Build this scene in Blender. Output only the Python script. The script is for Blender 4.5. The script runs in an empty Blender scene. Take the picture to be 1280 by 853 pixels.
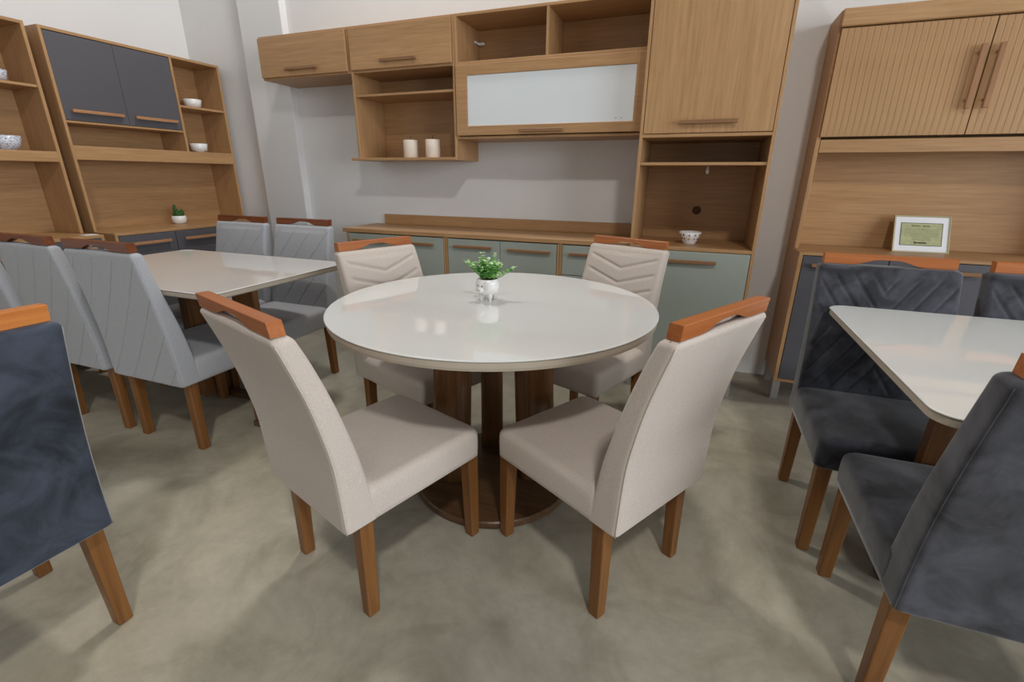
import bpy, bmesh, math, random
from mathutils import Vector, Matrix
random.seed(7)
S = bpy.context.scene
COL = S.collection
PI = math.pi

# ------------------------------------------------------------------ camera
F_PX = 586.99; YAW = -0.3605; PITCH = -0.3358; ROLL = 0.0079; CAM_H = 1.2309
fw = Vector((math.sin(YAW)*math.cos(PITCH), math.cos(YAW)*math.cos(PITCH), math.sin(PITCH)))
rt = Vector((math.cos(YAW), -math.sin(YAW), 0)); up = rt.cross(fw)
rt2 = rt*math.cos(ROLL) + up*math.sin(ROLL); up2 = up*math.cos(ROLL) - rt*math.sin(ROLL)
cd = bpy.data.cameras.new('camera'); cam = bpy.data.objects.new('camera', cd); COL.objects.link(cam)
cd.sensor_fit = 'HORIZONTAL'; cd.sensor_width = 36.0; cd.lens = F_PX*36.0/1280.0
cd.clip_start = 0.02; cd.clip_end = 100
M = Matrix((rt2, up2, -fw)).transposed().to_4x4(); M.translation = (0, 0, CAM_H)
cam.matrix_world = M
S.camera = cam

# ------------------------------------------------------------------ light
S.view_settings.view_transform = 'Standard'; S.view_settings.look = 'None'
S.view_settings.gamma = 1.0; S.view_settings.use_curve_mapping = False
S.view_settings.exposure = 0.08
w = bpy.data.worlds.new('sky'); S.world = w; w.use_nodes = True
w.node_tree.nodes['Background'].inputs[0].default_value = (0.80, 0.90, 1.0, 1)
w.node_tree.nodes['Background'].inputs[1].default_value = 1.0

def area(name, loc, target, sx, sy, power, col):
    l = bpy.data.lights.new(name, 'AREA'); l.shape = 'RECTANGLE'; l.size = sx; l.size_y = sy
    l.energy = power; l.color = col
    o = bpy.data.objects.new(name, l); COL.objects.link(o); o.location = loc
    d = Vector(target) - Vector(loc); o.rotation_euler = d.to_track_quat('-Z', 'Y').to_euler()
    return o
ROOM = dict(x0=-4.19, x1=6.5, y0=-6.5, y1=3.286, z1=5.2)
# daylight entering through the wide shopfront opening in the right wall
area('shopfront_daylight', (6.40, -1.2, 1.95), (0.0, 0.4, 1.2), 5.0, 3.0, 290, (0.88, 0.94, 1.0))
# ceiling lamps
for lx, ly, p in ((1.2, -1.5, 105), (-1.6, 2.55, 60), (-2.6, -0.6, 8)):
    area('ceiling_lamp_light', (lx, ly, 4.75), (lx, ly, 0), 0.4, 0.4, p, (1.0, 0.965, 0.92))

# ------------------------------------------------------------------ materials
MATS = {}
def new_mat(name):
    m = bpy.data.materials.new(name); m.use_nodes = True
    nt = m.node_tree; b = nt.nodes['Principled BSDF']; MATS[name] = m
    return m, nt, b
def lin(c):
    return tuple(((v/255)/12.92 if v/255 <= 0.04045 else ((v/255+0.055)/1.055)**2.4) for v in c) + (1,)
def coords(nt, scale=(1, 1, 1)):
    tc = nt.nodes.new('ShaderNodeTexCoord'); mp = nt.nodes.new('ShaderNodeMapping')
    mp.inputs['Scale'].default_value = scale
    nt.links.new(tc.outputs['Object'], mp.inputs['Vector']); return mp.outputs[0]
def noise(nt, vec, scale, detail=4, rough=0.55, dist=0.0):
    n = nt.nodes.new('ShaderNodeTexNoise'); n.inputs['Scale'].default_value = scale
    n.inputs['Detail'].default_value = detail; n.inputs['Roughness'].default_value = rough
    n.inputs['Distortion'].default_value = dist
    nt.links.new(vec, n.inputs['Vector']); return n.outputs['Fac']
def ramp(nt, fac, stops):
    r = nt.nodes.new('ShaderNodeValToRGB'); e = r.color_ramp.elements
    while len(e) < len(stops): e.new(0.5)
    for k, (p, c) in enumerate(stops): e[k].position = p; e[k].color = c
    nt.links.new(fac, r.inputs['Fac']); return r.outputs['Color']
def mixc(nt, a, b, fac, mode='MIX'):
    m = nt.nodes.new('ShaderNodeMix'); m.data_type = 'RGBA'; m.blend_type = mode
    if isinstance(fac, float): m.inputs[0].default_value = fac
    else: nt.links.new(fac, m.inputs[0])
    nt.links.new(a, m.inputs[6]); nt.links.new(b, m.inputs[7]); return m.outputs[2]
def bump(nt, b, h, strength, dist=0.002):
    bp = nt.nodes.new('ShaderNodeBump'); bp.inputs['Strength'].default_value = strength
    bp.inputs['Distance'].default_value = dist
    nt.links.new(h, bp.inputs['Height']); nt.links.new(bp.outputs[0], b.inputs['Normal'])

def wood(name, dark, mid, light, axis, rough=0.42, fine=95.0, spec=0.4):
    m, nt, b = new_mat(name)
    sc = [1, 1, 1]; sc[axis] = 0.045
    v = coords(nt, tuple(sc))
    f1 = noise(nt, v, fine, 5, 0.6, 0.4)
    f2 = noise(nt, v, fine*0.16, 3, 0.5, 0.8)
    c1 = ramp(nt, f1, [(0.25, lin(dark)), (0.52, lin(mid)), (0.8, lin(light))])
    c2 = ramp(nt, f2, [(0.3, (0.92, 0.905, 0.885, 1)), (0.7, (1.04, 1.04, 1.03, 1))])
    c = mixc(nt, c1, c2, 1.0, 'MULTIPLY')
    nt.links.new(c, b.inputs['Base Color'])
    b.inputs['Roughness'].default_value = rough; b.inputs['Specular IOR Level'].default_value = spec
    bump(nt, b, f1, 0.12, 0.001)
    return m
OAK = ((164, 124, 84), (179, 139, 97), (191, 153, 111))
for k, ax in enumerate('xyz'):
    wood('oak_'+ax, *OAK, k)
wood('rail_wood', (152, 85, 42), (173, 102, 54), (189, 120, 70), 0, 0.32, 50)
wood('rail_wood_dark', (98, 50, 26), (118, 64, 36), (136, 78, 46), 0, 0.3, 50)
wood('rail_wood_amber', (176, 100, 44), (205, 128, 64), (220, 146, 80), 0, 0.36, 50)
wood('leg_wood', (102, 65, 31), (124, 81, 41), (138, 94, 52), 2, 0.36, 55)
wood('base_wood', (84, 56, 33), (108, 74, 45), (126, 90, 58), 2, 0.24, 40)
wood('base_wood_flat', (70, 50, 33), (90, 66, 45), (106, 80, 56), 0, 0.34, 40)
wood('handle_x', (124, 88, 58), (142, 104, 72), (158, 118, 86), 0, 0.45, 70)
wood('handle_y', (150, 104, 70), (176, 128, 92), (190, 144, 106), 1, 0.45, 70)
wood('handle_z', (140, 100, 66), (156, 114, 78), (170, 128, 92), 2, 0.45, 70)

def plain(name, col, rough=0.5, spec=0.5, metal=0.0, nscale=0, namp=0.06, coat=0.0, bumpn=0):
    m, nt, b = new_mat(name)
    b.inputs['Roughness'].default_value = rough; b.inputs['Specular IOR Level'].default_value = spec
    b.inputs['Metallic'].default_value = metal; b.inputs['Coat Weight'].default_value = coat
    b.inputs['Coat Roughness'].default_value = 0.03
    c = lin(col)
    v = coords(nt)
    f = noise(nt, v, nscale or 6.0, 4)
    lo = tuple(x*(1-namp) for x in c[:3]) + (1,); hi = tuple(min(1, x*(1+namp)) for x in c[:3]) + (1,)
    nt.links.new(ramp(nt, f, [(0.3, lo), (0.7, hi)]), b.inputs['Base Color'])
    if bumpn: bump(nt, b, noise(nt, v, bumpn, 3), 0.15, 0.001)
    return m
plain('green_door', (160, 167, 157), 0.5, 0.4, nscale=300, namp=0.05)
plain('charcoal_door', (88, 87, 92), 0.42, 0.45, nscale=300, namp=0.06)
plain('white_glass', (224, 228, 230), 0.03, 0.5, coat=0.6, namp=0.01)
plain('frame_gap', (60, 44, 30), 0.6, 0.2)
plain('metal', (235, 236, 238), 0.3, 0.6, metal=0.25)
plain('leg_metal', (176, 172, 164), 0.4, 0.5, metal=0.6)
plain('table_glass', (222, 223, 220), 0.05, 0.5, coat=0.35, namp=0.008)
plain('table_glass_warm', (222, 218, 213), 0.05, 0.5, coat=0.3, namp=0.008)
plain('table_edge', (178, 166, 150), 0.4, 0.4)
plain('candle_wax', (238, 222, 204), 0.5, 0.4, namp=0.03)
plain('wick', (40, 32, 28), 0.8)
plain('ceramic', (240, 238, 236), 0.22, 0.5, coat=0.4, namp=0.02)
plain('hole_dark', (84, 58, 40), 0.6, 0.3)
plain('black_dot', (30, 30, 30), 0.6)
plain('gold_frame', (206, 196, 160), 0.3, 0.5, metal=0.7)
plain('mat_board', (236, 236, 240), 0.7, 0.3, namp=0.01)
plain('card_white', (238, 238, 238), 0.6, 0.3, namp=0.01)
plain('certificate', (176, 178, 134), 0.5, 0.4, nscale=40, namp=0.12)
plain('ink', (58, 62, 44), 0.7)
plain('ink_faint', (122, 130, 88), 0.7)
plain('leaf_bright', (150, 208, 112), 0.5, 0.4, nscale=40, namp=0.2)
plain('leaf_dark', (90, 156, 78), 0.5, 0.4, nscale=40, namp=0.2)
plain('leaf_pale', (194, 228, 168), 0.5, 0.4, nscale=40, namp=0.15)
plain('cactus_green', (52, 92, 40), 0.6, 0.3, nscale=60, namp=0.25)
plain('stem', (92, 118, 64), 0.6)
plain('soil', (70, 54, 40), 0.9)
plain('paint_red', (140, 44, 50), 0.35)
plain('paint_brown', (92, 60, 48), 0.35)
plain('paint_gold', (200, 160, 70), 0.35)
plain('ear_grey', (220, 217, 217), 0.3)
plain('ceiling_paint', (120, 120, 122), 0.8, 0.2)

def wall_mat():
    m, nt, b = new_mat('wall_paint')
    v = coords(nt)
    f = noise(nt, v, 0.9, 5, 0.6)
    g = noise(nt, v, 160, 3)
    nt.links.new(ramp(nt, f, [(0.3, lin((222, 221, 220))), (0.7, lin((230, 229, 228)))]), b.inputs['Base Color'])
    b.inputs['Roughness'].default_value = 0.7; b.inputs['Specular IOR Level'].default_value = 0.25
    bump(nt, b, g, 0.08, 0.002)
wall_mat()
def floor_mat():
    m, nt, b = new_mat('concrete')
    v = coords(nt)
    a = noise(nt, v, 1.1, 8, 0.62, 0.6)
    c = noise(nt, v, 3.2, 8, 0.65, 0.9)
    d = noise(nt, v, 26, 6, 0.7)
    e = noise(nt, v, 0.55, 3, 0.5, 0.3)
    ca = ramp(nt, a, [(0.30, lin((132, 127, 113))), (0.5, lin((164, 159, 145))), (0.72, lin((188, 183, 170)))])
    cc = ramp(nt, c, [(0.30, (0.74, 0.73, 0.70, 1)), (0.52, (1.0, 1.0, 1.0, 1)), (0.75, (1.13, 1.13, 1.13, 1))])
    cdm = ramp(nt, d, [(0.3, (0.93, 0.93, 0.92, 1)), (0.7, (1.05, 1.05, 1.05, 1))])
    x = mixc(nt, ca, cc, 1.0, 'MULTIPLY'); x = mixc(nt, x, cdm, 1.0, 'MULTIPLY')
    warm = ramp(nt, e, [(0.4, (1.0, 1.0, 1.0, 1)), (0.7, (1.05, 1.0, 0.90, 1))])
    x = mixc(nt, x, warm, 1.0, 'MULTIPLY')
    nt.links.new(x, b.inputs['Base Color'])
    r = nt.nodes.new('ShaderNodeMapRange'); r.inputs[3].default_value = 0.22; r.inputs[4].default_value = 0.42
    nt.links.new(c, r.inputs[0]); nt.links.new(r.outputs[0], b.inputs['Roughness'])
    b.inputs['Specular IOR Level'].default_value = 0.4
    bump(nt, b, d, 0.05, 0.002)
floor_mat()
def fabric(name, col, amp=0.08, rough=0.9, sheen=0.25, weave=900, mott=0.0, mcol=None, mscale=7.0):
    m, nt, b = new_mat(name)
    c = lin(col); v = coords(nt)
    f = noise(nt, v, weave, 2, 0.6)
    lo = tuple(x*(1-amp) for x in c[:3]) + (1,); hi = tuple(min(1, x*(1+amp)) for x in c[:3]) + (1,)
    cc = ramp(nt, f, [(0.35, lo), (0.65, hi)])
    if mott:
        g = noise(nt, v, mscale, 5, 0.6, 0.7)
        k = ramp(nt, g, [(0.37, (1-mott, 1-mott, 1-mott, 1)), (0.66, tuple(mcol)+(1,))])
        cc = mixc(nt, cc, k, 1.0, 'MULTIPLY')
    nt.links.new(cc, b.inputs['Base Color'])
    b.inputs['Roughness'].default_value = rough; b.inputs['Specular IOR Level'].default_value = 0.2
    b.inputs['Sheen Weight'].default_value = sheen; b.inputs['Sheen Roughness'].default_value = 0.4
    bump(nt, b, f, 0.35, 0.001)
fabric('beige_fabric', (199, 187, 177), 0.13, sheen=0.12, weave=480)
fabric('grey_fabric', (172, 173, 177), 0.18, sheen=0.15, weave=520)
fabric('dark_velvet', (62, 63, 69), 0.06, 0.6, 0.45, 700, 0.55, (1.7, 1.7, 1.75), 8.0)
fabric('blue_velvet', (55, 60, 70), 0.06, 0.6, 0.4, 700, 0.6, (1.7, 1.72, 1.78), 6.5)
plain('pale_thread', (150, 149, 150), 0.8, 0.2)

# ------------------------------------------------------------------ geometry helpers
def mesh_obj(name, bm, mat, parent=None, smooth=False):
    me = bpy.data.meshes.new(name); bm.normal_update(); bm.to_mesh(me); bm.free()
    if smooth:
        for p in me.polygons: p.use_smooth = True
    mats = mat if isinstance(mat, (list, tuple)) else [mat]
    for q in mats: me.materials.append(MATS[q])
    o = bpy.data.objects.new(name, me); COL.objects.link(o)
    if parent: o.parent = parent
    return o
def tag(o, label=None, cat=None, group=None, kind=None):
    if label: o['label'] = label
    if cat: o['category'] = cat
    if group: o['group'] = group
    if kind: o['kind'] = kind
    return o
def empty(name, loc, label, cat, group=None, rz=0.0):
    o = bpy.data.objects.new(name, None); COL.objects.link(o); o.location = loc; o.rotation_euler = (0, 0, rz)
    o.empty_display_size = 0.1
    return tag(o, label, cat, group)
def copy_tree(o, parent=None):
    c = o.copy(); COL.objects.link(c); c.parent = parent
    for ch in [q for q in COL.objects if q.parent == o]: copy_tree(ch, c)
    return c
def add_box(bm, x0, x1, y0, y1, z0, z1, bev=0.0, seg=1):
    r = bmesh.ops.create_cube(bm, size=1.0)
    for v in r['verts']:
        v.co = Vector((x0+(v.co.x+.5)*(x1-x0), y0+(v.co.y+.5)*(y1-y0), z0+(v.co.z+.5)*(z1-z0)))
    if bev > 0:
        es = list({e for v in r['verts'] for e in v.link_edges})
        bmesh.ops.bevel(bm, geom=es, offset=bev, segments=seg, affect='EDGES', profile=0.5)
def box(name, parent, x0, x1, y0, y1, z0, z1, mat, bev=0.0015, seg=1):
    """world-space box stored as a part of parent (an unrotated Empty)"""
    L = parent.location if parent else Vector((0, 0, 0))
    if parent and parent.parent: L = L + parent.parent.location
    bm = bmesh.new(); add_box(bm, x0, x1, y0, y1, z0, z1, bev, seg)
    bmesh.ops.translate(bm, verts=bm.verts, vec=-L)
    return mesh_obj(name, bm, mat, parent)
def loft(bm, rings, cap0=True, cap1=True, closed=True):
    vs = [[bm.verts.new(p) for p in r] for r in rings]
    n = len(rings[0])
    for a, b_ in zip(vs, vs[1:]):
        for i in range(n if closed else n-1):
            j = (i+1) % n
            bm.faces.new((a[i], a[j], b_[j], b_[i]))
    if cap0: bm.faces.new(list(reversed(vs[0])))
    if cap1: bm.faces.new(vs[-1])
    return vs
def lathe(bm, prof, n=32, cx=0, cy=0, caps=(True, True)):
    rings = [[(cx+r*math.cos(2*PI*i/n), cy+r*math.sin(2*PI*i/n), z) for i in range(n)] for r, z in prof]
    loft(bm, rings, *caps)
def tube(bm, pts, rad, n=6):
    rings = []
    for i, p in enumerate(pts):
        p = Vector(p); a = Vector(pts[max(i-1, 0)]); b_ = Vector(pts[min(i+1, len(pts)-1)])
        d = (b_-a).normalized(); ref = Vector((0, 0, 1)) if abs(d.z) < .9 else Vector((1, 0, 0))
        u = d.cross(ref).normalized(); v = d.cross(u)
        r = rad[i] if isinstance(rad, (list, tuple)) else rad
        rings.append([p+u*r*math.cos(2*PI*k/n)+v*r*math.sin(2*PI*k/n) for k in range(n)])
    loft(bm, rings)
def rrect(hx, y0, y1, r, nc=4):
    """rounded rectangle ring, counter-clockwise, x in +-hx, y in y0..y1"""
    r = min(r, hx*.98, (y1-y0)*.49); out = []
    for cx, cy, a0 in ((hx-r, y1-r, 0), (-hx+r, y1-r, PI/2), (-hx+r, y0+r, PI), (hx-r, y0+r, 3*PI/2)):
        for k in range(nc+1):
            a = a0+PI/2*k/nc; out.append((cx+r*math.cos(a), cy+r*math.sin(a)))
    return out
def interp(tab, z):
    if z <= tab[0][1]: return tab[0][0]
    for i in range(len(tab)-1):
        (a, za), (b_, zb) = tab[i], tab[i+1]
        if z <= zb:
            # catmull-rom for smooth curves
            t = (z-za)/(zb-za)
            p0 = tab[i-1] if i else (a-(b_-a), za-(zb-za)); p3 = tab[i+2] if i+2 < len(tab) else (b_+(b_-a), zb+(zb-za))
            m0 = (b_-p0[0])/(zb-p0[1])*(zb-za); m1 = (p3[0]-a)/(p3[1]-za)*(zb-za)
            return (2*t**3-3*t*t+1)*a+(t**3-2*t*t+t)*m0+(-2*t**3+3*t*t)*b_+(t**3-t*t)*m1
    return tab[-1][0]

# ------------------------------------------------------------------ the room
def struct(name, boxes, mat, bev=0.0):
    bm = bmesh.new()
    for b_ in boxes: add_box(bm, *b_, bev)
    return tag(mesh_obj(name, bm, mat), kind='structure')
R = ROOM
XW, YW = R['x0'], R['y1']
struct('floor', [(XW-.3, R['x1']+.3, R['y0']-.3, YW+.3, -.1, 0)], 'concrete')
struct('ceiling', [(XW-.3, R['x1']+.3, R['y0']-.3, YW+.3, R['z1'], R['z1']+.1)], 'ceiling_paint')
struct('wall_left', [(XW-.2, XW, R['y0']-.2, YW+.2, 0, R['z1'])], 'wall_paint')
struct('wall_back', [(XW-.2, R['x1']+.2, YW, YW+.2, 0, R['z1'])], 'wall_paint')
struct('trim_1', [(-3.50, -3.082, YW-.062, YW+.01, 0, R['z1'])], 'wall_paint', 0.004)
tag(COL.objects['trim_1'], 'white pilaster standing out of the back wall beside the wall cabinets')
X1, Y0, Z1_ = R['x1'], R['y0'], R['z1']
struct('wall_right', [(X1, X1+.2, 1.4, YW+.2, 0, Z1_), (X1, X1+.2, Y0-.2, -3.9, 0, Z1_), (X1, X1+.2, -3.9, 1.4, 3.5, Z1_), (X1, X1+.2, -3.9, 1.4, 0, .4)], 'wall_paint')
struct('wall_rear', [(XW-.2, X1+.2, Y0-.2, Y0, 0, Z1_)], 'wall_paint')

# ------------------------------------------------------------------ cabinet pieces
T = 0.016   # board thickness
def handle_x(door, x0, x1, z, yf, mat='handle_x'):
    """horizontal wooden bar handle on a front that faces -y at y = yf"""
    L = door.location + door.parent.location
    bm = bmesh.new()
    add_box(bm, x0, x1, yf-.030, yf-.014, z-.009, z+.009, .002)
    for xx in (x0+.03, x1-.04): add_box(bm, xx, xx+.012, yf-.016, yf, z-.005, z+.005)
    bmesh.ops.translate(bm, verts=bm.verts, vec=-L)
    return mesh_obj('handle', bm, mat, door)
def handle_y(door, y0, y1, z, xf, mat='handle_y'):
    L = door.location + door.parent.location
    bm = bmesh.new()
    add_box(bm, xf+.014, xf+.030, y0, y1, z-.010, z+.010, .002)
    for yy in (y0+.03, y1-.04): add_box(bm, xf, xf+.016, yy, yy+.012, z-.005, z+.005)
    bmesh.ops.translate(bm, verts=bm.verts, vec=-L)
    return mesh_obj('handle', bm, mat, door)
def handle_z(door, x, z0, z1, yf):
    L = door.location + door.parent.location
    bm = bmesh.new()
    add_box(bm, x-.010, x+.010, yf-.030, yf-.014, z0, z1, .002)
    for zz in (z0+.03, z1-.04): add_box(bm, x-.005, x+.005, yf-.016, yf, zz, zz+.012)
    bmesh.ops.translate(bm, verts=bm.verts, vec=-L)
    return mesh_obj('handle', bm, 'handle_z', door)
def cab_leg(parent, x, y, h, s=.020):
    return box('leg', parent, x-s, x+s, y-s, y+s, 0, h, 'leg_metal', .002)

# ---- back wall composition ----
YU = 2.954; ZT = 2.152; ZU = 1.880
G = 'oak wall composition on the back wall'
# left flap cabinet
c = empty('wall_cabinet', (-2.67, YW, ZU), 'short oak wall cabinet with one flap door, leftmost on the back wall', 'cabinet', G)
xa, xb = -3.058, -2.286
box('side_panel', c, xa, xa+T, YU, YW-.001, ZU, ZT, 'oak_y'); box('side_panel', c, xb-T, xb, YU, YW-.001, ZU, ZT, 'oak_y')
box('top_panel', c, xa+T, xb-T, YU, YW-.001, ZT-T, ZT, 'oak_x'); box('bottom_panel', c, xa+T, xb-T, YU, YW-.001, ZU, ZU+T, 'oak_x')
box('back_panel', c, xa+T, xb-T, YW-.012, YW-.002, ZU+T, ZT-T, 'oak_x')
d = box('door', c, xa+.006, xb-.014, YU-.018, YU-.001, ZU+.012, ZT-.014, 'oak_x', .002)
handle_x(d, -2.812, -2.536, 1.933, YU-.018)
# second cabinet: flap door over an open niche
xa, xb = -2.284, -1.506
c = empty('wall_cabinet', (-1.9, YW, 1.335), 'oak wall cabinet with flap door above an open niche holding two candles', 'cabinet', G)
box('side_panel', c, xa, xa+T, YU, YW-.001, 1.352, ZT, 'oak_z'); box('side_panel', c, xb-T, xb, YU, YW-.001, 1.335, ZT, 'oak_z')
box('top_panel', c, xa+T, xb-T, YU, YW-.001, ZT-T, ZT, 'oak_x')
box('bottom_shelf', c, xa-.062, xb-T, YU-.004, YW-.001, 1.335, 1.352, 'oak_x')
box('shelf', c, xa+T, xb-T, YU+.004, YW-.012, 1.737, 1.751, 'oak_x')
box('shelf', c, xa+T, xb-T, YU, YW-.012, ZU, ZU+T, 'oak_x')
box('back_panel', c, xa+T, xb-T, YW-.012, YW-.002, 1.352, ZT-T, 'oak_x')
d = box('door', c, xa+.014, xb-.014, YU-.018, YU-.001, ZU+.014, ZT-.014, 'oak_x', .002)
handle_x(d, -2.027, -1.757, 1.934, YU-.018)
# third cabinet: two open niches over a glazed flap
xa, xb = -1.504, -0.338
c = empty('wall_cabinet', (-0.92, YW, 1.46), 'wide oak wall cabinet with two open niches over a white glass flap', 'cabinet', G)
box('side_panel', c, xa, xa+T, YU, YW-.001, 1.46, ZT, 'oak_z'); box('side_panel', c, xb-T, xb, YU, YW-.001, 1.46, ZT, 'oak_z')
box('top_panel', c, xa+T, xb-T, YU, YW-.001, ZT-T, ZT, 'oak_x'); box('bottom_panel', c, xa+T, xb-T, YU, YW-.001, 1.46, 1.475, 'oak_x')
box('shelf', c, xa+T, xb-T, YU, YW-.012, 1.880, 1.896, 'oak_x')
box('divider', c, -.922, -.906, YU+.001, YW-.012, 1.896, ZT-T, 'oak_z')
box('back_panel', c, xa+T, xb-T, YW-.012, YW-.002, 1.475, ZT-T, 'oak_x')
h = box('hinge', c, xa+T, xa+T+.012, 3.20, 3.262, 2.052, 2.064, 'metal', .002)
box('hinge_cup', h, xa+T+.010, xa+T+.052, 3.238, 3.262, 2.046, 2.062, 'metal', .003)
d = empty('door', (0, 0, 0), None, None); d.parent = c
def sub(name, x0, x1, y0, y1, z0, z1, mat, bev=.002):
    bm = bmesh.new(); add_box(bm, x0, x1, y0, y1, z0, z1, bev)
    bmesh.ops.translate(bm, verts=bm.verts, vec=-c.location)
    return mesh_obj(name, bm, mat, c)
COL.objects.unlink(d); bpy.data.objects.remove(d)
bm = bmesh.new()
X0, X1, Z0, Z1 = xa+.010, xb-.008, 1.479, 1.876
gx0, gx1, gz0, gz1 = -1.415, -.397, 1.534, 1.816
add_box(bm, X0, gx0, YU-.020, YU-.001, Z0, Z1, .002); add_box(bm, gx1, X1, YU-.020, YU-.001, Z0, Z1, .002)
add_box(bm, gx0, gx1, YU-.020, YU-.001, Z0, gz0, .002); add_box(bm, gx0, gx1, YU-.020, YU-.001, gz1, Z1, .002)
bmesh.ops.translate(bm, verts=bm.verts, vec=-c.location)
d = mesh_obj('flap_frame', bm, 'oak_x', c)
g = box('glass_pane', d, gx0, gx1, YU-.014, YU-.009, gz0, gz1, 'white_glass', 0)
tag(g, 'white opaque glass pane')
handle_x(d, -1.062, -.789, 1.499, YU-.020)
for xx in (-.492, -.461): box('drill_hole', d, xx-.0022, xx+.0022, YU-.0146, YU-.0139, 1.549, 1.5534, 'black_dot', 0)

# tall cabinet
xa, xb, YT, ZTT = -0.334, 0.316, 2.805, 2.32
c = empty('tall_cabinet', (0, YW, 0), 'tall oak cabinet with large upper door, dark niche and sage green lower door', 'cabinet', G)
box('side_panel', c, xa, xa+T, YT-.018, YW-.001, .13, ZTT, 'oak_z'); box('side_panel', c, xb-T, xb, YT-.018, YW-.001, .13, ZTT, 'oak_z')
box('top_panel', c, xa+T, xb-T, YT, YW-.001, ZTT-T, ZTT, 'oak_x'); box('bottom_panel', c, xa+T, xb-T, YT-.018, YW-.001, .13, .146, 'oak_x')
box('shelf', c, xa+T, xb-T, YT-.018, YW-.012, 1.434, 1.450, 'oak_x'); box('shelf', c, xa+T, xb-T, YT-.010, YW-.012, 1.297, 1.312, 'oak_x')
box('niche_floor', c, xa+T, xb-T, YT-.018, YW-.012, .852, .870, 'oak_x')
bp_ = box('back_panel', c, xa+T, xb-T, YW-.012, YW-.002, .146, ZTT-T, 'oak_x')
bm = bmesh.new(); lathe(bm, [(.026, 0), (.026, .002), (.024, .0035)], 24)
bmesh.ops.rotate(bm, verts=bm.verts, cent=(0, 0, 0), matrix=Matrix.Rotation(PI/2, 3, 'X'))
bmesh.ops.translate(bm, verts=bm.verts, vec=Vector((0.0, YW-.0119, 1.043))-c.location)
tag(mesh_obj('cable_hole', bm, 'hole_dark', c), 'round dark cable hole')
bm = bmesh.new(); lathe(bm, [(.004, 0), (.009, .006), (.010, .02), (.006, .03), (.006, .042)], 12)
bmesh.ops.translate(bm, verts=bm.verts, vec=Vector((.03, 3.05, 1.2555))-c.location)
tag(mesh_obj('lamp_socket', bm, 'metal', c, True), 'small shiny spotlight fitting under the shelf')
d = box('door', c, xa+T+.003, xb-T-.003, YT-.020, YT-.002, 1.453, ZTT-T-.002, 'oak_z', .002)
handle_x(d, -.140, .136, 1.503, YT-.020)
d = box('door', c, xa+T+.003, xb-T-.003, YT-.020, YT-.002, .149, .849, 'green_door', .002)
handle_x(d, -.143, .134, .797, YT-.020)
for xx in (xa+.045, xb-.025):
    for yy in (YT+.03, YW-.06): cab_leg(c, xx, yy, .13)

# base cabinets with sage fronts
YB = 2.886; ZB = .842
def base_unit(xa, xb, label, fronts):
    c = empty('base_cabinet', ((xa+xb)/2, YW, 0), label, 'cabinet', 'sage green base cabinets under the worktop')
    box('side_panel', c, xa, xa+T, YB-.018, YW-.001, .13, ZB, 'oak_z'); box('side_panel', c, xb-T, xb, YB-.018, YW-.001, .13, ZB, 'oak_z')
    box('bottom_panel', c, xa+T, xb-T, YB, YW-.001, .13, .146, 'oak_x'); box('back_panel', c, xa+T, xb-T, YW-.012, YW-.002, .146, ZB, 'oak_x')
    for (n, x0, x1, z0, z1, h0, h1, hz) in fronts:
        d = box(n, c, x0, x1, YB-.020, YB-.002, z0, z1, 'green_door', .002)
        handle_x(d, h0, h1, hz, YB-.020)
    for xx in (xa+.045, xb-.045):
        for yy in (YB+.03, YW-.06): cab_leg(c, xx, yy, .13)
base_unit(-2.392, -1.573, 'sage green two-door base cabinet at the left end of the oak worktop',
          [('door', -2.374, -1.985, .15, .836, -2.318, -2.041, .790), ('door', -1.982, -1.591, .15, .836, -1.932, -1.655, .790)])
base_unit(-1.571, -.770, 'sage green two-door base cabinet behind the round table plant',
          [('door', -1.552, -1.172, .15, .836, -1.500, -1.223, .790), ('door', -1.169, -.789, .15, .836, -1.109, -.822, .786)])
base_unit(-.768, -.338, 'narrow sage green base cabinet with drawers beside the tall cabinet',
          [('drawer', -.750, -.356, .652, .836, -.703, -.426, .786), ('drawer', -.750, -.356, .405, .648, -.69, -.413, .60), ('drawer', -.750, -.356, .15, .401, -.69, -.413, .35)])
def worktop(xa, xb, xs, label, xe=None):
    c = empty('worktop', ((xa+xb)/2, YW, ZB), label, 'worktop', 'oak worktops on the sage cabinets')
    box('top_board', c, xa, xb, YB-.024, YW-.001, ZB+.001, .871, 'oak_x', .002)
    box('backsplash', c, xs, xe or xb, YW-.019, YW-.001, .8715, .946, 'oak_x', .0015)
worktop(-2.418, -1.5805, -2.330, 'short oak worktop with low backsplash, left piece on the sage cabinets', -1.5558)
worktop(-1.580, -.338, -1.555, 'long oak worktop with low backsplash running up to the tall cabinet')

# ---- fluted hutch on the right ----
xa, xb, YR, YRB = .541, 1.76, 3.068, 2.9045
c = empty('hutch_cabinet', (1.15, YW, 0), 'oak hutch with ribbed upper doors and charcoal base standing by the right side', 'cabinet')
box('side_panel', c, xa, xa+.020, YR, YW-.001, .866, 2.006, 'oak_z'); box('side_panel', c, xb-.020, xb, YR, YW-.001, .866, 2.006, 'oak_z')
box('top_panel', c, xa+.02, xb-.02, YR, YW-.001, 1.985, 2.006, 'oak_x')
box('crown_board', c, xa+.002, xb, YR-.034, YR-.001, 1.930, 2.006, 'oak_x', .004)
box('light_rail', c, xa+.021, xb-.021, YR-.002, YR+.018, 1.364, 1.428, 'oak_x', .002)
box('shelf', c, xa+.02, xb-.02, YR+.018, YW-.012, 1.410, 1.428, 'oak_x')
box('back_panel', c, xa+.02, xb-.02, YW-.012, YW-.002, .866, 1.985, 'oak_x')
slat_me = None
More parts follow.
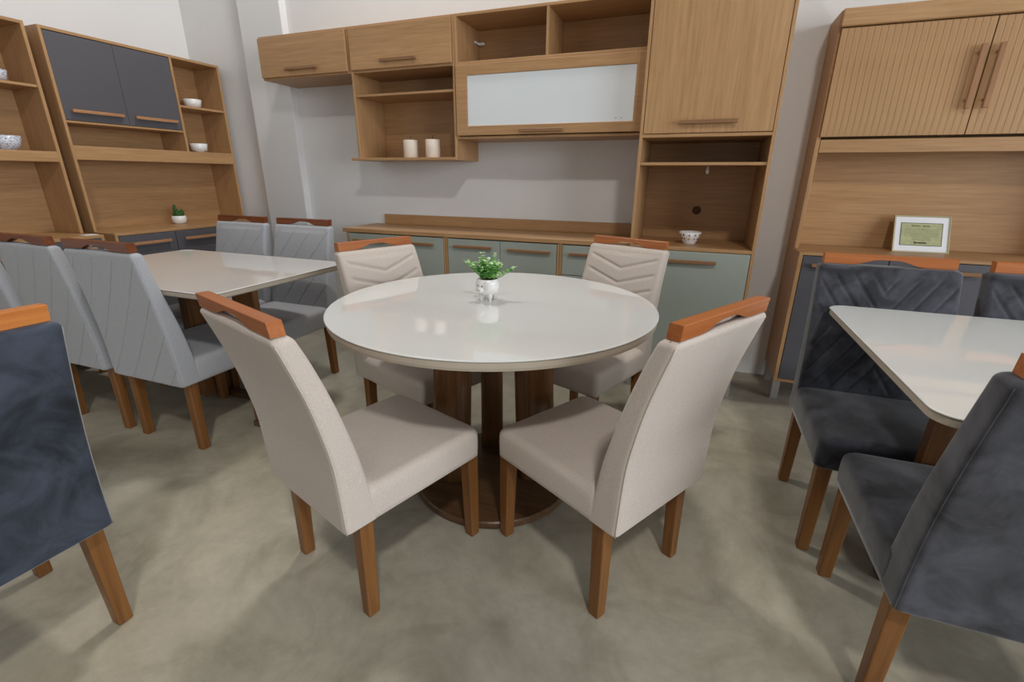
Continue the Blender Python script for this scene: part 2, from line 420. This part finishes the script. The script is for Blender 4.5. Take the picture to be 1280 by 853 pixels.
for (x0, x1, hx) in ((xa+.012, 1.149, 1.119), (1.153, xb-.012, 1.186)):
    d = box('door', c, x0, x1, YR-.014, YR-.002, 1.440, 1.926, 'oak_z', .001)
    n = 22; sw = (x1-x0)/n
    for k in range(n):
        if slat_me is None:
            bm = bmesh.new(); add_box(bm, 0, sw-.0006, -.0045, 0, 0, .486, .0012, 2)
            s = mesh_obj('slat', bm, 'oak_z', d); slat_me = s.data
        else:
            s = bpy.data.objects.new('slat', slat_me); COL.objects.link(s); s.parent = d
        s.location = Vector((x0+k*sw+.0003, YR-.0138, 1.440)) - c.location
    hh = handle_z(d, hx, 1.55, 1.815, YR-.020)
box('side_panel', c, xa, xa+.02, YRB-.002, YW-.001, .117, .850, 'oak_z'); box('side_panel', c, xb-.02, xb, YRB-.002, YW-.001, .117, .850, 'oak_z')
box('base_top', c, xa, xb, YRB-.002, YW-.001, .850, .866, 'oak_x', .002)
box('bottom_panel', c, xa+.02, xb-.02, YRB-.002, YW-.001, .117, .135, 'oak_x')
for (x0, x1, h0, h1) in ((xa+.022, .943, .604, .880), (.946, 1.352, 1.035, 1.312), (1.355, xb-.022, 1.41, 1.69)):
    d = box('door', c, x0, x1, YRB-.004, YRB+.014, .138, .847, 'charcoal_door', .002)
    handle_x(d, h0, h1, .803, YRB-.004)
for xx in (xa+.022, xb-.03):
    for yy in (YRB+.03, YW-.06): cab_leg(c, xx, yy, .117)

# ---- hutches on the left wall ----
XL, XLB = -3.816, -3.609
def left_hutch(y0, y1, label, zr0=1.318, zr1=1.405):
    xbk = XL-.285
    c = empty('hutch_cabinet', (xbk, (y0+y1)/2, 0), label, 'cabinet', 'oak hutches along the left wall')
    W = y1-y0; yd = y1-.412
    box('side_panel', c, xbk, XL, y0, y0+.018, .856, 2.074, 'oak_z'); box('side_panel', c, xbk, XL, y1-.018, y1, .856, 2.074, 'oak_z')
    box('top_panel', c, xbk, XL, y0+.018, y1-.018, 2.056, 2.074, 'oak_y')
    box('back_panel', c, xbk+.002, xbk+.012, y0+.018, y1-.018, .856, 2.056, 'oak_y')
    box('divider', c, xbk+.012, XL, yd, yd+.018, zr1, 2.056, 'oak_z')
    box('shelf', c, xbk+.012, XL-.002, y0+.018, yd, 1.540, 1.553, 'oak_y')
    box('shelf', c, xbk+.012, XL-.006, yd+.018, y1-.018, 1.722, 1.738, 'oak_y')
    box('shelf', c, xbk+.012, XL-.02, y0+.018, y1-.018, zr1-.02, zr1, 'oak_y')
    box('front_rail', c, XL-.02, XL+.001, y0+.018, y1-.018, zr0, zr1, 'oak_y', .002)
    m = (y0+.018+yd)/2
    for (a, b_) in ((y0+.02, m-.001), (m+.001, yd-.002)):
        d = box('door', c, XL-.022, XL-.004, a, b_, 1.556, 2.053, 'charcoal_door', .0015)
        q = (a+b_)/2; handle_y(d, q-.152, q+.152, 1.612, XL-.004)
    box('side_panel', c, xbk, XLB, y0, y0+.018, .117, .836, 'oak_z'); box('side_panel', c, xbk, XLB, y1-.018, y1, .117, .836, 'oak_z')
    box('base_top', c, xbk, XLB, y0, y1, .836, .856, 'oak_y', .002)
    box('bottom_panel', c, xbk, XLB, y0+.018, y1-.018, .117, .135, 'oak_y')
    dw = (W-.036)/3
    for k in range(3):
        a = y0+.018+k*dw
        d = box('door', c, XLB-.016, XLB+.002, a+.002, a+dw-.002, .138, .833, 'charcoal_door', .002)
        handle_y(d, a+dw/2-.14, a+dw/2+.14, .776, XLB+.002)
    for yy in (y0+.05, y1-.05):
        for xx in (XLB-.04, xbk+.06): cab_leg(c, xx, yy, .117)
    return c
left_hutch(2.042, 3.237, 'oak hutch with charcoal upper doors and small plant, beside the back wall')
left_hutch(0.785, 1.980, 'oak hutch cut by the left edge, patterned bowls in its open niche', 1.300, 1.362)

# ------------------------------------------------------------------ chairs
def groove(d, wdt=.006):
    return math.exp(-(d/wdt)**2)
def per(val, sp):
    q = val/sp; return abs(q-round(q))*sp
def backrest(kind):
    P = KIND[kind]; z0, z1 = P['z0'], P['z1']; r = .016
    nx, nz = P.get('res', (64, 96))
    bm = bmesh.new(); rings = []
    levels = [(z0, .006), (z0+.006, 0)] + [(z0+.006+(z1-r-z0-.006)*k/nz, 0) for k in range(1, nz+1)]
    levels += [(z1-r+r*math.sin(a), r*(1-math.cos(a))) for a in (PI/8, PI/4, 3*PI/8, PI/2*.98)]
    for z, ins in levels:
        t = (z-z0)/(z1-z0); hw = (P['wb']+(P['wt']-P['wb'])*t)/2 - ins
        yr = interp(P['rear'], z)+ins; yf = interp(P['front'], z)-ins
        ring = []
        rc = .014
        def corner(cx, cy, a0):
            for k in range(1, 4):
                a = a0+PI/2*k/4; ring.append((cx+rc*math.cos(a), cy+rc*math.sin(a), z))
        fade = max(0.0, min(1, (z1-.025-z)/.02))
        for i in range(nx+1):      # front, from +x to -x
            x = (hw-rc)*(1-2*i/nx)
            g = P['gf'](x, z, hw, 1) if (P['gf'] and not ins) else 0
            crown = .006*(1-(x/hw)**2)
            ring.append((x, yf+(crown-.006*g)*fade, z))
        corner(-hw+rc, yf-rc, PI/2)
        for i in range(5): ring.append((-hw, yf-rc+(yr+rc-yf+rc)*i/4, z))
        corner(-hw+rc, yr+rc, PI)
        for i in range(nx+1):
            x = -(hw-rc)*(1-2*i/nx)
            g = P['gr'](x, z, hw, -1) if (P['gr'] and not ins) else 0
            ring.append((x, yr+(.006*g)*fade, z))
        corner(hw-rc, yr+rc, 3*PI/2)
        for i in range(5): ring.append((hw, yr+rc+(yf-rc-yr-rc)*i/4, z))
        corner(hw-rc, yf-rc, 0)
        rings.append(ring)
    loft(bm, rings)
    return bm
def gf_beige(x, z, hw, s):
    if abs(x) > hw-.022 or z < .47: return 0
    return groove(per(z-.872-.30*abs(x), .070)*.958, .007)*min(1, (hw-.022-abs(x))/.02)
def g_diag(x, z, hw, s):
    xs = x if s < 0 else -x      # reads as rising to the right from either side
    return .8*groove(per(z*0.62-xs*0.82+.018, .102), .0026)
def gf_dark(x, z, hw, s):
    if z < .47: return 0
    return groove(per(abs(z-.70)*.56-abs(x)*.83+.03, .052), .005)
KIND = {
 'beige': dict(z0=.328, z1=.905, wb=.434, wt=.424, res=(110, 150), rear=[(-.041, .33), (-.044, .40), (-.052, .54), (-.067, .63), (-.090, .73), (-.118, .82), (-.147, .905)],
    front=[(.062, .33), (.046, .43), (.028, .53), (.005, .62), (-.022, .713), (-.060, .82), (-.096, .905)], gf=gf_beige, gr=None, seat=(.434, .028, .472, .330, .440),
    fabric='beige_fabric', rail='rail_wood', rl=.200, lx=.188, ly=(.020, .450)),
 'grey': dict(z0=.338, z1=.938, wb=.462, wt=.436, rear=[(-.036, .33), (-.040, .45), (-.052, .60), (-.072, .76), (-.100, .938)],
    front=[(.066, .33), (.052, .45), (.026, .60), (-.012, .76), (-.052, .938)], gf=g_diag, gr=g_diag, seat=(.462, .03, .475, .338, .455),
    fabric='grey_fabric', rail='rail_wood_dark', rl=.205, lx=.195, ly=(.020, .445), res=(150, 190)),
 'dark': dict(z0=.338, z1=.925, wb=.462, wt=.446, rear=[(-.036, .33), (-.040, .45), (-.055, .60), (-.085, .76), (-.125, .925)],
    front=[(.075, .33), (.060, .45), (.035, .60), (-.006, .76), (-.054, .925)], gf=gf_dark, gr=None, seat=(.462, .02, .475, .338, .455),
    fabric='dark_velvet', rail='rail_wood', rl=.208, pipe=.0009, lx=.200, ly=(.020, .445), res=(80, 110)),
}
KIND['blue'] = dict(KIND['dark'], fabric='blue_velvet', rail='rail_wood_amber', thread='pale_thread', pipe=.0011)
def rail_mesh(P):
    """wooden top rail with a shallow arch cut out of its underside"""
    bm = bmesh.new(); hl = P['rl']; h = .037; th = .017; n = 28
    tilt = -.13
    yc = (P['rear'][-1][0]+P['front'][-1][0])/2 - .002; z1 = P['z1']+.001
    rings = []
    for i in range(n+1):
        x = -hl+2*hl*i/n
        u = abs(x)/hl; cut = 0
        if u < .60: cut = .021*(0.5+0.5*math.cos(PI*min(1, max(0, (u-.12)/.44))))
        end = .0
        xx = x
        pts = []
        for (yy, zz) in ((-th+.001, cut), (th-.001, cut), (th, cut+.001), (th, h-.0015), (th-.0015, h), (-th+.0015, h), (-th, h-.0015), (-th, cut+.001)):
            pts.append((xx, yc+yy*(1-end*20)+tilt*zz, z1+zz))
        rings.append(pts)
    loft(bm, rings); bmesh.ops.recalc_face_normals(bm, faces=bm.faces)
    return bm
def seat_mesh(P):
    w_, y0, y1, z0, z1 = P['seat']; bm = bmesh.new(); rings = []; r = .026
    hw = w_/2
    def ring(ins, z, rad): return [(x, y, z) for x, y in rrect(hw-ins, y0+ins, y1-ins, rad, 5)]
    rings.append(ring(.006, z0, .022)); rings.append(ring(0, z0+.006, .026))
    for k in range(1, 6): rings.append(ring(0.0015*math.sin(PI*k/6)*-1, z0+.006+(z1-r-z0-.006)*k/5, .028))
    for a in (.2, .4, .6, .8, 1.0):
        rings.append(ring(r*(1-math.cos(a*PI/2)), z1-r+r*math.sin(a*PI/2), .028))
    for k in range(1, 10):
        t = k/10; ins = r+(hw-r-.02)*t
        ry = (y1-y0)/2-r; f = 1-t
        zz = z1+.012*(1-f*f)
        rings.append([((x)*f, (y-(y0+y1)/2)*f+(y0+y1)/2, zz) for x, y in rrect(hw-r, y0+r, y1-r, .028, 5)])
    loft(bm, rings)
    return bm
def leg_mesh(P, sx, front):
    bm = bmesh.new(); x = P['lx']*sx; y = P['ly'][1 if front else 0]; z1 = P['seat'][3]+.004
    st, sb = .0225, .0185
    yo = -.004 if front else -.006
    rings = []
    for z, s, dy in ((0, sb-.002, 0), (.003, sb, 0), (z1, st, yo if not front else yo)):
        rings.append([(x*(1-.02*(z > .1))+px, y+dy*(1 if front else -1)*(z > .1)+py, z) for px, py in rrect(s, -s, s, .004, 2)])
    loft(bm, rings)
    return bm
def piping_mesh(P, s):
    bm = bmesh.new(); z0, z1 = P['z0']+.004, P['z1']-.014
    pts = []
    for k in range(25):
        z = z0+(z1-z0)*k/24; t = (z-P['z0'])/(P['z1']-P['z0']); hw = (P['wb']+(P['wt']-P['wb'])*t)/2
        pts.append((s*(hw-.0035), interp(P['rear'], z)+.0035, z))
    tube(bm, pts, P.get('pipe', .0018), 6)
    return bm
def make_chair(kind, rail=None):
    P = KIND[kind]
    root = empty('dining_chair', (0, 0, 0), 'chair', 'chair')
    b_ = mesh_obj('backrest', backrest(kind), P['fabric'], root, True)
    for sd in (-1, 1): mesh_obj('piping', piping_mesh(P, sd), P.get('thread', P['fabric']), b_, True)
    mesh_obj('seat', seat_mesh(P), P['fabric'], root, True)
    r = mesh_obj('top_rail', rail_mesh(P), rail or P['rail'], root)
    for s in (-1, 1):
        for f in (True, False): mesh_obj('leg', leg_mesh(P, s, f), 'leg_wood', root)
    return root
PROTO = {}
def chair(kind, x, y, th, label, group, rail=None):
    if (kind, rail) not in PROTO:
        o = PROTO[(kind, rail)] = make_chair(kind, rail)
    else: o = copy_tree(PROTO[(kind, rail)])
    o.location = (x, y, 0); o.rotation_euler = (0, 0, th)
    tag(o, label, 'chair', group); return o
gB = 'beige chairs around the round table'; gG = 'light grey chairs around the left table'; gD = 'dark velvet chairs'
chair('beige', -.946, .889, -.331, 'beige fabric dining chair nearest the camera on the left, seen from behind', gB)
chair('beige', -.020, 1.237, 1.047, 'beige fabric dining chair in front right of the round table, back turned right', gB)
chair('beige', -1.316, 1.868, -1.946, 'beige chair with chevron back tucked in at the far left of the round table', gB)
chair('beige', -.342, 2.354, 2.783, 'beige chair with chevron back behind the round table before the tall cabinet', gB)
chair('grey', -2.250, 1.284, 0.0, 'light grey chair with diagonal seams, backing the camera, near end of left table', gG)
chair('grey', -2.785, 1.286, 0.0, 'light grey chair with diagonal seams partly hidden behind its neighbour and the dark chair', gG)
chair('grey', -2.300, 2.290, PI, 'light grey chair facing the camera across the left table, right one of two', gG)
chair('grey', -2.815, 2.290, PI, 'light grey chair facing the camera across the left table, left one of two', gG)
chair('blue', -1.410, .361, 1.527, 'dark blue-grey velvet chair cut by the left edge of the picture', gD)
chair('grey', -3.320, 1.270, 0.0, 'light grey chair barely showing at the left edge behind the dark chair', gG)
chair('dark', .695, 2.060, PI, 'dark grey velvet chair with quilted back facing the camera behind the right table', gD)
chair('dark', 1.215, 2.060, PI, 'dark grey velvet chair cut by the right edge, behind the right table', gD)
chair('dark', .740, 1.060, 0.0, 'dark grey velvet chair in the right foreground, seen from behind', gD)

# ------------------------------------------------------------------ tables
TX, TY = -.679, 1.598
t = empty('round_table', (TX, TY, 0), 'round dining table with glossy off-white glass top on brown wooden base', 'table')
bm = bmesh.new(); lathe(bm, [(.598, .7745), (.6035, .7755), (.605, .778), (.6035, .7795), (.598, .780)], 128)
mesh_obj('glass_top', bm, 'table_glass', t)
bm = bmesh.new(); lathe(bm, [(.555, .744), (.590, .7445), (.5985, .748), (.601, .757), (.601, .771), (.598, .7743)], 128)
mesh_obj('top_edge', bm, 'table_edge', t)
bm = bmesh.new(); lathe(bm, [(.322, 0), (.327, .004), (.327, .026), (.322, .031)], 96)
mesh_obj('base_disc', bm, 'base_wood_flat', t)
cdir = Vector((-TX, -TY, 0)).normalized(); lat = Vector((-cdir.y, cdir.x, 0))
for a, b_, w2, d2 in ((-.153, .03, .078, .045), (.149, .03, .080, .045), (-.008, -.17, .05, .05)):
    bm = bmesh.new(); rings = []
    for k in range(9):
        z = .031+(.744-.031)*k/8; f = 1.18-.18*k/8
        cpos = lat*(a*f) + cdir*(b_*f)
        ax = (lat*b_ - cdir*a); ang = 0
        rad = Vector((cpos.x, cpos.y, 0)).normalized(); tan = Vector((-rad.y, rad.x, 0))
        if abs(a) > .01: tan = lat; rad = cdir
        ww = w2*(1-.06*k/8)
        rings.append([tuple(cpos+tan*ww*math.cos(2*PI*i/28)+rad*d2*math.sin(2*PI*i/28)*(1 if math.sin(2*PI*i/28) > 0 else .55)+Vector((0, 0, z))) for i in range(28)])
    loft(bm, rings); bmesh.ops.recalc_face_normals(bm, faces=bm.faces)
    mesh_obj('leg', bm, 'base_wood', t, True)

def rect_table(x0, x1, y0, y1, label, glass, legs, foot):
    cx, cy = (x0+x1)/2, (y0+y1)/2
    t = empty('dining_table', (cx, cy, 0), label, 'table')
    hx, hy = (x1-x0)/2, (y1-y0)/2
    bm = bmesh.new()
    loft(bm, [[(x, y, z) for x, y in rrect(hx-i, -hy+i, hy-i, .06, 10)] for z, i in ((.7745, .004), (.7765, 0), (.7785, 0), (.780, .003))])
    mesh_obj('glass_top', bm, glass, t)
    bm = bmesh.new()
    loft(bm, [[(x, y, z) for x, y in rrect(hx-i, -hy+i, hy-i, .058, 10)] for z, i in ((.746, .05), (.749, .014), (.756, .003), (.771, .003), (.7743, .006))])
    mesh_obj('top_edge', bm, 'table_edge', t)
    for (a0, a1, b0, b1, lean) in legs:
        bm = bmesh.new(); rings = []
        for z, f in ((.03, lean), (.746, 0)):
            rings.append([(px-cx+f, py-cy, z) for px, py in ((a0, b0), (a1, b0), (a1, b1), (a0, b1))])
        loft(bm, rings); bmesh.ops.recalc_face_normals(bm, faces=bm.faces)
        mesh_obj('leg', bm, 'base_wood', t)
    for q in foot: box('foot_plate', t, q[0], q[1], q[2], q[3], 0, .030, 'base_wood_flat', .003)
    return t
rect_table(-3.022, -1.762, 1.272, 2.100, 'rectangular table with glossy greige glass top among the light grey chairs', 'table_glass_warm',
           [(-2.012, -1.875, 1.56, 1.59, 0), (-2.546, -2.489, 1.66, 1.81, 0)],
           [(-2.012, -1.870, 1.545, 1.7565), (-2.620, -1.870, 1.757, 1.817)])
rect_table(.510, 2.10, 1.100, 2.066, 'rectangular table with glossy off-white glass top among the dark velvet chairs', 'table_glass',
           [(.715, .93, 1.542, 1.580, -.01), (1.62, 1.835, 1.542, 1.580, .01)], [(.70, 1.86, 1.533, 1.588)])

# ------------------------------------------------------------------ small things
# candles
for k, xx in enumerate((-1.902, -1.728)):
    o = empty('candle', (xx, 3.03, 1.352), ('left' if k == 0 else 'right')+' one of two cream pillar candles in the oak wall niche', 'candle', 'pillar candles in the wall niche')
    bm = bmesh.new(); lathe(bm, [(.046, 0), (.050, .003), (.049, .110), (.047, .115), (.036, .113), (.008, .109)], 28)
    mesh_obj('wax_body', bm, 'candle_wax', o, True)
    bm = bmesh.new(); tube(bm, [(0, 0, .108), (.001, 0, .124), (.005, .001, .142)], .0022, 6)
    mesh_obj('wick', bm, 'wick', o)
def bowl_prof(r, h, foot, t=.004, fl=.86):
    return [(foot*.9, 0), (foot, .001), (foot, h*.12), (r*fl, h*.25), (r*(.6*fl+.4), h*.55), (r, h), (r-t, h), (r*(.6*fl+.4)-t, h*.55), (r*fl-t, h*.32), (.004, h*.2)]
def bowl(loc, r, h, foot, label, mat='ceramic', group=None, fl=.86):
    o = empty('bowl', loc, label, 'bowl', group)
    bm = bmesh.new(); lathe(bm, bowl_prof(r, h, foot, .004, fl), 32); mesh_obj('bowl_body', bm, mat, o, True)
    return o
bowl((-3.93, 3.035, 1.738), .066, .066, .034, 'plain white bowl on the upper niche shelf of the left hutch', group='white bowls in the hutch niche')
bowl((-3.93, 3.015, 1.405), .066, .068, .030, 'plain white bowl in the lower niche of the left hutch', group='white bowls in the hutch niche')
def spots(o, r, h, n, zs, mats, size, name='painted_mark'):
    for k in range(n):
        a = 2*PI*k/n + random.uniform(-.1, .1)
        for z in zs:
            zz = z*h + random.uniform(-.03, .03)*h; rr = r*(.70+.23*(zz/h-.32)/.33) if zz < .65*h else r*(.93+.07*(zz/h-.65)/.35)
            bm = bmesh.new(); bmesh.ops.create_icosphere(bm, subdivisions=1, radius=size*random.uniform(.7, 1.1))
            for v in bm.verts: v.co = Matrix.Rotation(a, 3, 'Z') @ Vector((v.co.x*.18+rr, v.co.y, v.co.z*1.0+zz))
            mesh_obj(name, bm, random.choice(mats), o, True)
o = bowl((-.018, 2.99, .870), .064, .068, .036, 'small flared white bowl painted with red flowers in the tall cabinet niche', fl=.68)
spots(o, .064, .068, 12, (.45, .78), ['paint_red', 'paint_red', 'paint_brown', 'paint_gold'], .0062)
fabric('blue_pattern', (120, 128, 150), 0.0, 0.3, 0, 900)
m, nt, b = new_mat('blue_white_ceramic')
v_ = coords(nt); vo = nt.nodes.new('ShaderNodeTexVoronoi'); vo.inputs['Scale'].default_value = 95; nt.links.new(v_, vo.inputs['Vector'])
nt.links.new(ramp(nt, vo.outputs['Distance'], [(0.25, lin((112, 118, 146))), (0.42, lin((214, 217, 226)))]), b.inputs['Base Color'])
b.inputs['Roughness'].default_value = .25
bowl((-3.93, 1.775, 1.362), .076, .082, .042, 'blue and white patterned bowl in the niche of the leftmost hutch', 'blue_white_ceramic', 'patterned bowls in the leftmost hutch')
bowl((-3.93, 1.822, 1.738), .060, .065, .034, 'blue and white bowl on the upper shelf, cut by the left edge', 'blue_white_ceramic', 'patterned bowls in the leftmost hutch')
# price card on the leftmost hutch
o = box('price_card', None, -3.70, -3.63, 1.89, 1.965, .8565, .8585, 'card_white', 0)
tag(o, 'small white card lying on the base top of the leftmost hutch', 'card')
# small cactus pot on the left hutch
o = empty('potted_cactus', (-3.90, 2.70, .856), 'small green cactus in a round white pot on the left hutch', 'plant')
bm = bmesh.new(); lathe(bm, [(.034, 0), (.044, .006), (.052, .030), (.052, .048), (.047, .062), (.043, .062), (.043, .052), (.004, .050)], 32)
p = mesh_obj('pot', bm, 'ceramic', o, True)
bm = bmesh.new(); lathe(bm, [(.042, .048), (.042, .052), (.004, .055)], 20); mesh_obj('soil', bm, 'soil', o)
for k in range(13):
    a = random.uniform(0, 2*PI); rr = random.uniform(0, .034); hh = random.uniform(.03, .065) if k else .10
    bm = bmesh.new(); bx_, by_ = (rr*math.cos(a), rr*math.sin(a)) if k else (-.01, -.012)
    lathe(bm, [(.006, .050), (.013, .050+hh*.3), (.014, .050+hh*.7), (.009, .050+hh*.93), (.002, .05+hh)], 10, bx_, by_)
    mesh_obj('cactus_stem', bm, 'cactus_green', o, True)

# animal pot with leafy plant on the round table
o = empty('potted_plant', (-.716, 1.630, .780), 'leafy green plant in a white animal-shaped pot on the round table', 'plant')
bm = bmesh.new()
lathe(bm, [(.012, .021), (.030, .022), (.041, .034), (.0445, .052), (.044, .068), (.0405, .083), (.0375, .085), (.036, .080), (.004, .078)], 32)
pot = mesh_obj('pot', bm, 'ceramic', o, True)
for a in (PI*.28, PI*.72, PI*1.28, PI*1.72):
    bm = bmesh.new(); lathe(bm, [(.004, 0), (.0055, .002), (.0095, .026), (.009, .034)], 12, .028*math.cos(a), .028*math.sin(a))
    mesh_obj('foot', bm, 'ceramic', pot, True)
ca = math.atan2(-1.630, .716) - .75
def on_pot(ang, z, r, sx, sy, sz, name, mat):
    bm = bmesh.new(); bmesh.ops.create_icosphere(bm, subdivisions=3, radius=1)
    for v in bm.verts: v.co = Matrix.Rotation(ang, 3, 'Z') @ Vector((v.co.x*sx+r, v.co.y*sy, v.co.z*sz+z))
    return mesh_obj(name, bm, mat, pot, True)
on_pot(ca, .045, .044, .010, .015, .012, 'snout', 'ceramic')
on_pot(ca+.62, .062, .043, .004, .011, .017, 'ear', 'ear_grey'); on_pot(ca-.62, .062, .043, .004, .011, .017, 'ear', 'ear_grey')
on_pot(ca+.24, .061, .0435, .002, .003, .003, 'eye', 'ink'); on_pot(ca-.24, .061, .0435, .002, .003, .003, 'eye', 'ink')
on_pot(ca+.09, .046, .0535, .0012, .002, .003, 'nostril', 'ink'); on_pot(ca-.09, .046, .0535, .0012, .002, .003, 'nostril', 'ink')
bm = bmesh.new(); lathe(bm, [(.036, .074), (.036, .079), (.004, .081)], 20); mesh_obj('soil', bm, 'soil', o)
def leaf_mesh():
    bm = bmesh.new(); L_ = .022; rows = []
    for k, (t_, w_) in enumerate(((0, .0014), (.25, .0080), (.55, .0105), (.82, .0072), (1, .001))):
        z = .004*math.sin(t_*PI)-.003*t_
        rows.append([(t_*L_, -w_, z+.0016), (t_*L_, 0, z), (t_*L_, w_, z+.0016)])
    loft(bm, rows, False, False, False)
    r = bmesh.ops.extrude_face_region(bm, geom=list(bm.faces))
    bmesh.ops.translate(bm, verts=[e for e in r['geom'] if isinstance(e, bmesh.types.BMVert)], vec=(0, 0, .0005))
    bmesh.ops.recalc_face_normals(bm, faces=bm.faces)
    return bm
LEAF = {}
for mname in ('leaf_bright', 'leaf_dark', 'leaf_pale'):
    q = mesh_obj('leaf', leaf_mesh(), mname, None, True); LEAF[mname] = q.data; bpy.data.objects.remove(q)
cam_r = Vector((math.cos(YAW), -math.sin(YAW), 0))
sprigs = []
for k in range(24):
    a = 2*PI*k/24*2.4 + random.uniform(-.2, .2); tilt = random.uniform(.15, .75)
    sprigs.append((Vector((math.cos(a)*math.sin(tilt), math.sin(a)*math.sin(tilt), math.cos(tilt))), random.uniform(.050, .078)))
sprigs.append((( cam_r*.93+Vector((0, 0, .42))).normalized(), .092))
sprigs.append((( cam_r*.25+Vector((0, 0, .95))).normalized(), .094))
sprigs.append(((-cam_r*.18+Vector((0, 0, .95))).normalized(), .095))
sprigs.append(((-cam_r*.72+Vector((0, 0, .70))).normalized(), .092))
for d_, ln in sprigs:
    base = Vector((d_.x*.02, d_.y*.02, .077)); tip = base + d_*ln + Vector((0, 0, .008))
    bm = bmesh.new(); tube(bm, [base, (base+tip)/2+Vector((0, 0, -.004)), tip], [.0016, .0013, .0008], 5)
    st = mesh_obj('sprig', bm, 'stem', o, True)
    n = int(ln/.0115)
    for i in range(n+1):
        f = .15+.85*i/n; p_ = base.lerp(tip, f)
        for side in (0, 1):
            az = i*1.57+side*PI+random.uniform(-.5, .5); el = random.uniform(.15, .8)
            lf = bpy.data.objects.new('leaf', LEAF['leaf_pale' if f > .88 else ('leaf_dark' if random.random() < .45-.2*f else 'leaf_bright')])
            COL.objects.link(lf); lf.parent = st; lf.location = p_
            lf.rotation_euler = (random.uniform(-.4, .4), -el, az); s_ = random.uniform(.75, 1.1)*(1.05-.35*f); lf.scale = (s_, s_, s_)

# framed certificate on the right hutch
FX, FY, FZ = 1.143, 3.135, .866
tilt = math.radians(25)
o = empty('picture_frame', (FX, FY, FZ), 'thin gold frame with white mat and green certificate on the right hutch', 'picture frame')
fwid, fht = .125, .205
def fpart(name, x0, x1, y0, y1, z0, z1, mat, bev=0, parent=None):
    bm = bmesh.new(); add_box(bm, x0, x1, y0, y1, z0, z1, bev)
    bmesh.ops.rotate(bm, verts=bm.verts, cent=(0, 0, 0), matrix=Matrix.Rotation(-tilt, 3, 'X'))
    return mesh_obj(name, bm, mat, parent or o)
bm = bmesh.new()
for b4 in ((-fwid, -fwid+.008, 0, .012, 0, fht), (fwid-.008, fwid, 0, .012, 0, fht), (-fwid+.008, fwid-.008, 0, .012, 0, .008), (-fwid+.008, fwid-.008, 0, .012, fht-.008, fht)):
    add_box(bm, *b4, .001)
bmesh.ops.rotate(bm, verts=bm.verts, cent=(0, 0, 0), matrix=Matrix.Rotation(-tilt, 3, 'X'))
mesh_obj('frame', bm, 'gold_frame', o)
fpart('mat_board', -fwid+.008, fwid-.008, .004, .008, .008, fht-.008, 'mat_board')
ce = fpart('certificate', -.092, .090, .0025, .004, .040, .164, 'certificate')
bm = bmesh.new()
for b4 in ((-.093, -.0905, .002, .0026, .039, .165), (.0885, .091, .002, .0026, .039, .165), (-.0905, .0885, .002, .0026, .039, .0415), (-.0905, .0885, .002, .0026, .1625, .165)): add_box(bm, *b4)
bmesh.ops.rotate(bm, verts=bm.verts, cent=(0, 0, 0), matrix=Matrix.Rotation(-tilt, 3, 'X')); mesh_obj('border', bm, 'ink', ce)
bm = bmesh.new()
for k in range(7):
    hw_ = .076 if k < 5 else .040
    x = -hw_
    while x < hw_:
        wd = random.uniform(.006, .016); add_box(bm, x, min(x+wd, hw_), .0019, .0026, .128-k*.0095, .1302-k*.0095); x += wd+.0025
bmesh.ops.rotate(bm, verts=bm.verts, cent=(0, 0, 0), matrix=Matrix.Rotation(-tilt, 3, 'X')); mesh_obj('text_lines', bm, 'ink_faint', ce)
def scribble(x0, x1, z, amp, step, rad, name):
    # handwriting too small to read in the photograph: joined pen loops
    bm = bmesh.new(); n = int((x1-x0)/step*8); pts = []
    for k in range(n+1):
        a = k/8*2*PI; u = x0+(x1-x0)*k/n
        big = 1.7 if k < 8 else (.8+.4*math.sin(k*1.3))
        pts.append((u+step*.35*math.sin(a), .0018, z+amp*big*math.cos(a+.4)))
    tube(bm, pts, rad, 4)
    bmesh.ops.rotate(bm, verts=bm.verts, cent=(0, 0, 0), matrix=Matrix.Rotation(-tilt, 3, 'X'))
    mesh_obj(name, bm, 'ink', ce)
scribble(-.046, -.006, .148, .0028, .0052, .0006, 'heading_script'); scribble(.004, .036, .147, .0028, .0052, .0006, 'heading_script')
scribble(-.030, .026, .054, .0042, .0056, .0013, 'signature')
fpart('easel_leg', -.02, .02, .012, .016, .004, .150, 'mat_board')
